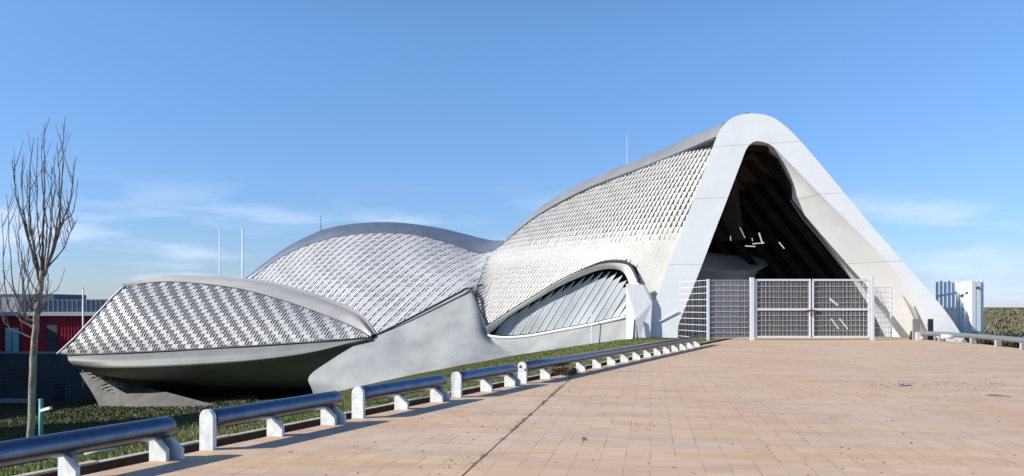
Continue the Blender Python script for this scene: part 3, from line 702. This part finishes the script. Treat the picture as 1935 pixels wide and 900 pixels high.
# white paling fence right of the portal
pf = thing("paling_fence", "tall white paling fence standing behind the right foot of the portal", "fence", P(1850, 640, 42.4))
t = MB()
for i in range(8):
    px = 1771 + i*7.6; D = 45.5 - i*.35
    t.bar(P(px, 660, D), P(px, 533 - (i % 2)*2, D), .13, .05)
t.build("palings", M['gate_white'], pf)
t = MB(); t.bar(P(1771,560,45.6), P(1840,548,42.6), .06, .1); t.build("cross_rail", M['gate_white'], pf)
t = MB(); t.bar(P(1771,625,45.6), P(1840,625,42.6), .06, .1); t.build("cross_rail", M['gate_white'], pf)
t = MB()
for px in (1838,1847.5): t.bar(P(px,665,42.4), P(px,531,42.4), .2, .22)
for px in (1856,): t.bar(P(px,665,42.4), P(px,529,42.4), .09, .1)
t.build("fence_post", M['gate_white'], pf)
t = MB(); t.bar(P(1815,560,43.4), P(1850,543,42.2), .08, .08); t.build("brace", M['dark_gap'], pf)
t = MB()
c = [P(1812,534,43.8), P(1838,531,42.4), P(1838,660,42.4), P(1812,660,43.8)]
for i in range(6):
    u0, u1 = i/6, (i+.85)/6
    a = c[0].lerp(c[1],u0); b = c[0].lerp(c[1],u1); d = c[3].lerp(c[2],u0); e = c[3].lerp(c[2],u1)
    k = Vector((.02,.04,0)); t.add([d,e,b,a,d+k,e+k,b+k,a+k],[(0,1,2,3),(7,6,5,4),(0,4,5,1),(1,5,6,2),(3,7,4,0),(3,2,6,7)])
t.build("board_panel", M['gate_white'], pf)

# ------------------------------------------------------------------ red building and left background
RB = 76.0
def bx_(t, x0, x1, y0, y1, D, dep):    # box given by picture columns/rows of its front at depth D
    a, b = P(x0, y1, D), P(x1, y0, D); t.box(a.x, b.x, D, D+dep, a.z, b.z)
rbd = thing("red_building", "low red clad building with grey roof plant band behind the tree", "building", P(100, 765, RB))
t = MB(); bx_(t, -420, 330, 597, 668, RB, 12); t.build("wall", M['red'], rbd)
t = MB()
for i in range(90):
    px = -250 + i*6.2; bx_(t, px, px+1.6, 597, 666, RB-.09, .088)
rb1 = t.build("ribs", M['red'], rbd)
t = MB(); bx_(t, -420, 332, 590, 597, RB-.5, 13); t.build("fascia", mat("pale_fascia", (.45,.47,.48), .6), rbd)
t = MB(); bx_(t, -420, 330, 566, 590, RB+2, 8)
t.build("plant_screen", mat("slate_screen", (.13,.16,.20), .5, .1, .3, 1.5), rbd)
t = MB(); bx_(t, -420, 102, 556, 566, RB+3, 6); t.build("roof_box", mat("slate_box", (.08,.10,.14), .6), rbd)
t = MB(); 
for i in range(46): bx_(t, -80+i*9, -79+i*9, 566, 589.5, RB+1.9, .09)
t.build("screen_fins", mat("screen_fin", (.22,.25,.29), .5), rbd)
t = MB(); bx_(t, 3, 34, 562, 589, RB-.2, .5); t.build("panel", mat("pale_panel", (.42,.43,.44), .6), rbd)
t = MB(); bx_(t, 8, 37, 617, 670, RB-.35, .3); wn = t.build("window", M['dark_wall'], rbd)
t = MB(); bx_(t, 10, 21.5, 620, 667, RB-.40, .05); bx_(t, 23.5, 35, 620, 667, RB-.40, .05); t.build("pane", mat("teal_pane", (.30,.55,.58), .2, 0, .2, 1), wn)
t = MB(); bx_(t, 88, 108, 612, 668, RB-.15, .1); t.build("door", M['dark_wall'], rbd)
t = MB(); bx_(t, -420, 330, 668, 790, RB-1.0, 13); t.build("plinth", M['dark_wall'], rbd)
t = MB(); bx_(t, -420, 130, 665, 669, RB-1.1, .6); t.build("ledge", mat("pale_ledge", (.3,.31,.32), .7), rbd)
t = MB()
for i in range(16):
    for (a, b) in ((2+i*7.6, 2),): bx_(t, a, a+5, 716, 716.8, RB-1.05, .05)
for j in range(9):
    t.bar(P(-20+j*3, 700+j*6.5, RB-1.06), P(125+j*2, 690+j*6.5, RB-1.06), .03, .07)
t.build("grille", mat("wall_grille", (.12,.13,.15), .7), rbd)
t = MB(); bx_(t, 100, 122, 725, 765, RB-1.03, .05); t.build("door", M['dark_gap'], rbd)
tag((lambda t: (bx_(t, -40, 58, 756, 762, 73.5, 1.2), t.build("footpath", mat("pale_path", (.4,.4,.38), .8)))[1])(MB()), kind='structure')

# unseen blocks added outside the left edge to cast shadow over the lawn
ob = thing("side_shade_block", "unseen grey block added beyond the left edge to shade the lower lawn", "building", (-40, 34, -5))
t = MB(); t.box(-54, -33, 21.5, 41, -8, 11); t.build("wall", M['concrete'], ob)
t = MB(); t.box(-54.2, -32.8, 21.3, 41.2, 11.0, 11.5); t.build("roof", M['roof_grey'], ob)
t = MB(); t.box(-62, -46.5, 41.3, 75, -8, 2.8); t.build("low_shade_block", M['concrete'], ob)

lw = thing("shade_wall", "dark wall added to deepen the shade under the nearest pod", "wall", P(420, 780, 70))
t = MB(); t.box(P(190,0,70).x, P(640,0,70).x, 69.5, 70.2, -7.5, -4.2); t.build("wall", M['dark_wall'], lw)  # dark wall added so the shaded space below the hull turns black
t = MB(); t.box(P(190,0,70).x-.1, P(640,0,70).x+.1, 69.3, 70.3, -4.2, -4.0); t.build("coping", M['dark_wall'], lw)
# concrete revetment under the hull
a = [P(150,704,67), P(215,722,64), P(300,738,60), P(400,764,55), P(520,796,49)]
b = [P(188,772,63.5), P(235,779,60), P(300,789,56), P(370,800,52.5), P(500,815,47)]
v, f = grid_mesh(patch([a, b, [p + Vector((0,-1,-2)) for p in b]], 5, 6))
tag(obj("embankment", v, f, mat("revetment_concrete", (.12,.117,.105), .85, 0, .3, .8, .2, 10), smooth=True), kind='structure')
# slats added on the embankment to imitate its striped louvre shadow
sl = thing("shade_slats", "row of slanted slats added on the embankment in place of its striped shadow", "stripes", P(200, 740, 63))
t = MB()
for i in range(11):
    t.bar(P(158+i*12, 706+i*4.6, 65.6-i*.5), P(190+i*11, 700+i*5.2+2, 65.2-i*.5) + Vector((0,0,-.1)), .10, .12)
    t.bar(P(176+i*11, 728+i*4.2, 64.4-i*.5), P(210+i*10, 722+i*4.4, 64-i*.5), .10, .12)
t.build("slats", M['concrete'], sl)

# ------------------------------------------------------------------ bare young tree and its stake
TDp = 14.0
tree = thing("bare_tree", "bare young tree with upright twigs beside the nearest rail section", "tree", P(57, 888, TDp))
t = MB()
tr = [P(56,892,TDp), P(57,860,TDp), P(59,800,TDp), P(61,740,TDp), P(63,680,TDp), P(67,620,TDp), P(73,570,TDp), P(78,535,TDp), P(79,512,TDp)]
t.tube([p + Vector((random.uniform(-.006,.006), random.uniform(-.01,.01), 0)) for p in crom(tr, 3)], list(np.interp(np.linspace(0,1,25), [0,.1,.5,1],[.074,.060,.053,.036])), 12)
t.build("trunk", M['bark'], tree, True)
limbs = [((79,515),(82,420),(84,330),(84,236)),((80,520),(72,440),(70,340),(72,262)),((84,520),(104,450),(116,350),(120,236)),((86,515),(110,440),(112,340),(108,268)),
 ((76,520),(58,430),(56,330),(63,262)),((75,525),(52,440),(40,350),(45,292)),((74,530),(48,430),(30,370),(27,305)),((84,520),(118,420),(134,370),(141,302)),
 ((88,512),(112,430),(138,400),(147,340)),((84,522),(96,450),(97,370),(98,312)),((86,520),(92,470),(99,400),(105,330)),((76,520),(66,470),(54,420),(50,330)),
 ((82,515),(88,430),(80,340),(79,255)),((90,505),(120,470),(132,440),(142,420)),((72,560),(52,520),(38,470),(36,420)),
 ((68,610),(44,590),(24,530),(12,368)),((66,622),(36,600),(12,560),(3,402)),((70,590),(50,570),(40,520),(28,430)),((66,640),(20,620),(2,590),(-12,470)),
 ((67,610),(46,600),(44,560),(40,500)),((73,575),(56,560),(54,520),(53,470)),((68,600),(84,580),(90,550),(92,520))]
tw = MB(); sp = MB(); tips = []
for li, lm in enumerate(limbs):
    dd = random.uniform(-.45, .45)
    ctr = [P(x, y, TDp + dd * i / 3) for i, (x, y) in enumerate(lm)]
    pts = crom(ctr, 6); pts = [p + Vector((random.uniform(-.008,.008),)*3) if 0 < i < len(pts)-1 else p for i, p in enumerate(pts)]
    big = li in (0,2,4,3,6,7,15,16)
    r0 = .025 if big else .015
    tw.tube(pts, [r0 + (.0042 - r0)*(i/(len(pts)-1))**.7 for i in range(len(pts))], 6)
    for k in range(3, len(pts)-1):
        if random.random() < .55:
            p = pts[k]; ang = random.uniform(-1, 1); ln = random.uniform(.18, .6)
            d = Vector((ang*.32, random.uniform(-.3,.3), 1)).normalized()
            q = [p, p + d*ln*.4 + Vector((ang*.03, 0, 0)), p + Vector((ang*.05, 0, 0)) + d*ln]
            sp.tube(crom(q, 3), [.0065]*3 + [.005,.004,.0035,.003], 5)
    for k in range(2, len(pts)):   # buds
        if random.random() < .6:
            p = pts[k] + Vector((random.uniform(-.012,.012),0,0)); sp.tube([p, p+Vector((0,0,.02))], [.006,.002], 4)
tw.build("limbs", M['twig'], tree, True); sp.build("twigs", M['twig'], tree)
t = MB(); q = [P(108,548,TDp), P(116,530,TDp), P(123,507,TDp)]; t.tube([P(73,566,TDp), P(95,556,TDp)] + q, [.009,.008,.006,.005,.003], 5); t.build("side_shoot", M['twig'], tree)

st = thing("tree_stake", "thin green metal stake with a short arm right of the bare tree", "stake", P(77, 885, 13.8))
t = MB(); t.tube([P(77,888,13.8), P(77.5,754,13.8)], .036, 8); t.build("stake_post", mat("green_paint", (.06,.26,.22), .5), st, True)
t = MB(); t.bar(P(78,776,13.76), P(96,771,13.6), .045, .045); t.build("arm", M['steel'], st)
t = MB()
q = [P(160,858,10.2), P(190,850,10.2), P(220,849,10.2)]
t.tube(q, [.02,.045,.02], 8); tag(t.build("plastic_bottle", mat("pale_green_plastic", (.5,.62,.5), .2), None, True), "flattened pale green bottle lying in the grass beneath the nearest rail", "bottle")

# ------------------------------------------------------------------ grass blades, weeds, litter
def blades(name, n, fn, hmin, hmax, m, label, wdt=.006):
    V = np.zeros((n*3, 3)); rng = np.random.default_rng(5); k = 0
    while k < n:
        x, y, z, sc_ = fn(rng)
        hgt = rng.uniform(hmin, hmax)*sc_; a = rng.uniform(0, math.pi); ww = wdt*rng.uniform(.7,1.4)*(1 + y/14)
        lx, ly = rng.normal(0, .45)*hgt, rng.normal(0, .45)*hgt
        V[3*k] = (x-math.cos(a)*ww, y-math.sin(a)*ww, z-.01); V[3*k+1] = (x+math.cos(a)*ww, y+math.sin(a)*ww, z-.01); V[3*k+2] = (x+lx, y+ly, z+hgt); k += 1
    me = bpy.data.meshes.new(name); me.vertices.add(n*3); me.vertices.foreach_set("co", V.ravel())
    me.loops.add(n*3); me.loops.foreach_set("vertex_index", np.arange(n*3, dtype=np.int32)); me.polygons.add(n)
    me.polygons.foreach_set("loop_start", np.arange(0, n*3, 3, dtype=np.int32)); me.polygons.foreach_set("loop_total", np.full(n, 3, dtype=np.int32))
    me.update(calc_edges=True); me.materials.append(m)
    o = bpy.data.objects.new(name, me); C.objects.link(o); return tag(o, label, "grass", kind='stuff')
def leafmat(name, c1, c2, sc_=1.5):
    m = mat(name, c1, .7, 0, 0, sc_, col2=c2); return m
M['grass'] = leafmat("grass_blade", (.155,.21,.035), (.19,.165,.065), .9)
def gfn(rng):
    while True:
        L = rng.uniform(-6, 34); s = .74 + abs(rng.normal(0, 2.4))
        if s > 9: continue
        p = line(L, s); 
        if p.y < 5: continue
        d = noise.noise(Vector((p.x*1.1, p.y*1.1, 5)))
        if d < -.25 and rng.random() < .8: continue
        return p.x, p.y, gz(p.x, p.y), (.7 + .6*max(0, d+.3))
blades("grass", 150000, gfn, .03, .085, M['grass'], "short green grass along the verge behind the rails")
def gfn2(rng):
    while True:
        y = rng.uniform(14, 74); x = rng.uniform(-.62, -.30)*y
        if s_of(x, y) < 6: continue
        return x, y, gz(x, y), 1
blades("grass", 60000, gfn2, .05, .16, leafmat("lawn_blade", (.075,.10,.022), (.09,.075,.035), .5), "rougher darker grass of the lower lawn", .012)

# joint with weeds across the paving
jm = mat("dark_joint", (.10,.075,.05), .9, 0, .5, 12)
a, b = Vector((-.86, 6.0)), Vector((1.42, 19.9)); t = MB(); nseg = 90; L_, R_ = [], []
for i in range(nseg+1):
    p = a.lerp(b, i/nseg); wv = .005 + .005*abs(noise.noise(Vector((i*.7,0,0)))) ; ox = .008*noise.noise(Vector((i*.35,4,0)))
    L_.append(Vector((p.x-wv+ox, p.y, .004))); R_.append(Vector((p.x+wv+ox, p.y, .004)))
v, f = grid_mesh([L_, R_]); tag(obj("paving_joint", v, f, jm), kind='structure')
def jfn(rng):
    while True:
        tt = rng.random(); 
        if noise.noise(Vector((tt*38, 1.7, 0))) < .12: continue
        p = a.lerp(b, tt); return p.x + rng.normal(0,.018), p.y + rng.normal(0,.05), 0, 1
blades("weeds", 900, jfn, .008, .022, leafmat("weed", (.10,.09,.035), (.10,.06,.03), 9), "small weeds growing in the diagonal paving joint", .004)
def efn(rng):
    L = rng.uniform(-6, 30); 
    p = line(L, rng.normal(.05, .03)); return p.x, p.y, 0, 1
# scrub growing through the rail
def scrub(c, n, R, H, name, label, c1, c2, wdt=.012, seed=1):
    rng = np.random.default_rng(seed); t = MB()
    for _ in range(n):
        a_ = rng.uniform(0, 2*math.pi); r = R*math.sqrt(rng.random()); h_ = H*rng.uniform(.3,1)*(1-.5*r/R)
        p = Vector(c) + Vector((math.cos(a_)*r*.5, math.sin(a_)*r*.5, 0)); q = Vector(c) + Vector((math.cos(a_)*r, math.sin(a_)*r, h_))
        s = Vector((rng.uniform(-1,1), rng.uniform(-1,1), 0)).normalized()*wdt
        mdp = p.lerp(q,.6) + Vector((0,0,h_*.2)); k = len(t.v); t.v += [p-s*.3, p+s*.3, mdp+s, mdp-s, q]; t.f += [(k,k+1,k+2,k+3),(k+3,k+2,k+4)]
    return tag(t.build(name, leafmat(name+"_leaf", c1, c2, 6)), label, "plant")
pw = line(feet([1075])[0], .12, 0)
scrub((pw.x, pw.y, -.02), 500, .42, .30, "weed_clump", "brownish weed clump growing at the foot of the long rail", (.13,.13,.045), (.20,.12,.07), .014, 3)
p2 = line(feet([1062])[0], -.15, 0)
scrub((p2.x, p2.y, 0), 160, .25, .12, "weed_clump", "low weed tuft at the far end of the diagonal paving joint", (.08,.09,.03), (.13,.09,.04), .01, 4)

lit = P(1103, 832, CH*F/(832-HY)); t = MB(); x, y = lit.x, lit.y
g = [[Vector((x + (i-1.5)*.022 + .004*j, y + (j-1)*.03, .004 + .035*abs(math.sin(i*1.3))*(1 if j != 1 else .4))) for i in range(4)] for j in range(3)]
v, f = grid_mesh(patch(g, 3, 3)); tag(obj("dry_leaf", v, f, mat("brown_leaf", (.16,.11,.06), .8), smooth=True), "curled brown leaf lying on the paving right of the diagonal joint", "leaf")
pL = P(1885, 752, CH*F/(750-HY)); t = MB(); x, y = pL.x, pL.y
t.tube([Vector((x-.16,y+.10,.02)), Vector((x,y,.03)), Vector((x+.20,y-.10,.012))], [.008,.012,.004], 5); t.tube([Vector((x-.02,y,.03)), Vector((x-.14,y+.02,.05))], [.006,.003], 4)
for i in range(6):
    a_ = x-.12+i*.03; t.tube([Vector((a_,y+.02,.02)), Vector((a_+random.uniform(-.05,.05), y+random.uniform(-.06,.06), .03))], [.006,.003], 4)
tag(t.build("twig", M['twig']), "dark twig lying on the paving near the right edge", "twig")
pL = P(1709, 729, CH*F/(729-HY)); x, y = pL.x, pL.y
g = [[Vector((x-.14+i*.09, y+(j-1)*.09+.02*i, .006+.05*abs(math.sin(i*2.1+j)))) for i in range(4)] for j in range(3)]
v, f = grid_mesh(patch(g, 3, 3)); tag(obj("plastic_bag", v, f, mat("blue_plastic", (.22,.36,.50), .3), smooth=True), "crumpled blue plastic scrap lying on the paving", "litter")
rng = np.random.default_rng(9)
t = MB()
for _ in range(420):
    if rng.random() < .35: px, py = rng.uniform(1640, 1900), rng.normal(728, 5)
    else: px, py = rng.uniform(500, 1935), rng.uniform(665, 900)
    D = CH*F/(py-HY); x, y = (px-CX)*D/F, D
    if s_of(x, y) > -.1: continue
    r = rng.uniform(.005,.016)*(1+D*.03); n_ = 5; k = len(t.v); ph = rng.uniform(0,6)
    t.v += [Vector((x + r*rng.uniform(.5,1.3)*math.cos(ph+i*2*math.pi/n_), y + r*rng.uniform(.5,1.3)*math.sin(ph+i*2*math.pi/n_), .002)) for i in range(n_)] + [Vector((x, y, r*rng.uniform(.3,1.0)))]
    t.f += [(k+i, k+(i+1)%n_, k+n_) for i in range(n_)]
tag(t.build("leaf_litter", mat("litter_brown", (.17,.12,.08), .85, 0, .5, 3)), "scattered crumbs of dry leaves and soil on the paving", "debris", kind='stuff')

# ------------------------------------------------------------------ vegetation at the right edge
rng = np.random.default_rng(3)
def bush(c, rx, ry, rz, n, name, label, cols_, leaf=.12, group=None, seed=0):
    rg = np.random.default_rng(seed); o = thing(name, label, "shrub", c, group)
    t = MB(); lobes = [(Vector((rg.uniform(-.7,.7)*rx, rg.uniform(-.7,.7)*ry, rg.uniform(.2,.8)*rz)), rg.uniform(.3,.55)) for _ in range(9)]
    for _ in range(n):
        lc, lr = lobes[rg.integers(len(lobes))]; d = Vector(rg.normal(0,1,3)).normalized()*rg.uniform(.5,1)
        p = Vector(c) + lc + Vector((d.x*rx*lr, d.y*ry*lr, abs(d.z)*rz*lr))
        a_ = Vector(rg.normal(0,1,3)).normalized()*leaf*rg.uniform(.5,1.2); b_ = a_.cross(Vector(rg.normal(0,1,3))).normalized()*leaf*.6
        t.add([p-a_, p+b_, p+a_, p-b_], [(0,1,2,3)])
    t.build("foliage", leafmat(name+"_foliage", *cols_, 1.2), o)
    t = MB()
    for lc, lr in lobes: t.tube([Vector(c)-Vector((0,0,.3)), Vector(c)+lc*.5, Vector(c)+lc], [.05,.035,.015], 5)
    t.build("stem", M['bark'], o)
for i, (px, lab) in enumerate(((1838,"clipped dark shrub behind the right hand rail, nearest the portal"),(1874,"middle dark shrub behind the right hand rail"),(1915,"dark green shrub behind the right hand rail at the frame edge"))):
    D = 42 - i*2.6
    bush(P(px, 672, D), 1.0, .8, .95, 2200, "shrub", lab, ((.05,.08,.02),(.03,.045,.015)), .06, "low shrubs behind the right hand rail", i)
# distant scrub bank
nxb = 60; G = []
for j, (yy, zz) in enumerate(((78,-1.8),(84,-.9),(90,.2),(95,.9),(100,1.15),(120,.9))):
    G.append([Vector((34 + i*2.0, yy + 2*noise.noise(Vector((i*.3,j,0))), zz + .25*noise.noise(Vector((i*.4, j*.7, 2))))) for i in range(nxb)])
v, f = grid_mesh(patch(G, 3, 4)); tag(obj("hillside", v, f, mat("scrub_ground", (.15,.13,.075), .95, 0, 0, .6, .5, 3, col2=(.07,.07,.035)), smooth=True), kind='structure')
t = MB(); rg = np.random.default_rng(11)
for _ in range(16000):
    y = rg.uniform(79, 100); x = rg.uniform(.53, .66)*y + rg.normal(0,.4); zc = np.interp(y, [78,84,90,95,100],[-1.8,-.9,.2,.9,1.15])
    if noise.noise(Vector((x*.6, y*.6, 9))) < -.05: continue
    h_ = rg.uniform(.1,.45); a_ = rg.uniform(0,6.28); wq = rg.uniform(.06,.16)
    t.add([Vector((x-math.cos(a_)*wq, y-math.sin(a_)*wq, zc-.1)), Vector((x+math.cos(a_)*wq, y+math.sin(a_)*wq, zc-.1+h_*.3)), Vector((x+rg.normal(0,.1), y, zc+h_))], [(0,1,2)])
tag(t.build("scrub", leafmat("scrub_leaf", (.26,.225,.13), (.10,.10,.05), 1.5)), "dry brownish scrub covering the distant bank at the right edge", "scrub", kind='stuff')
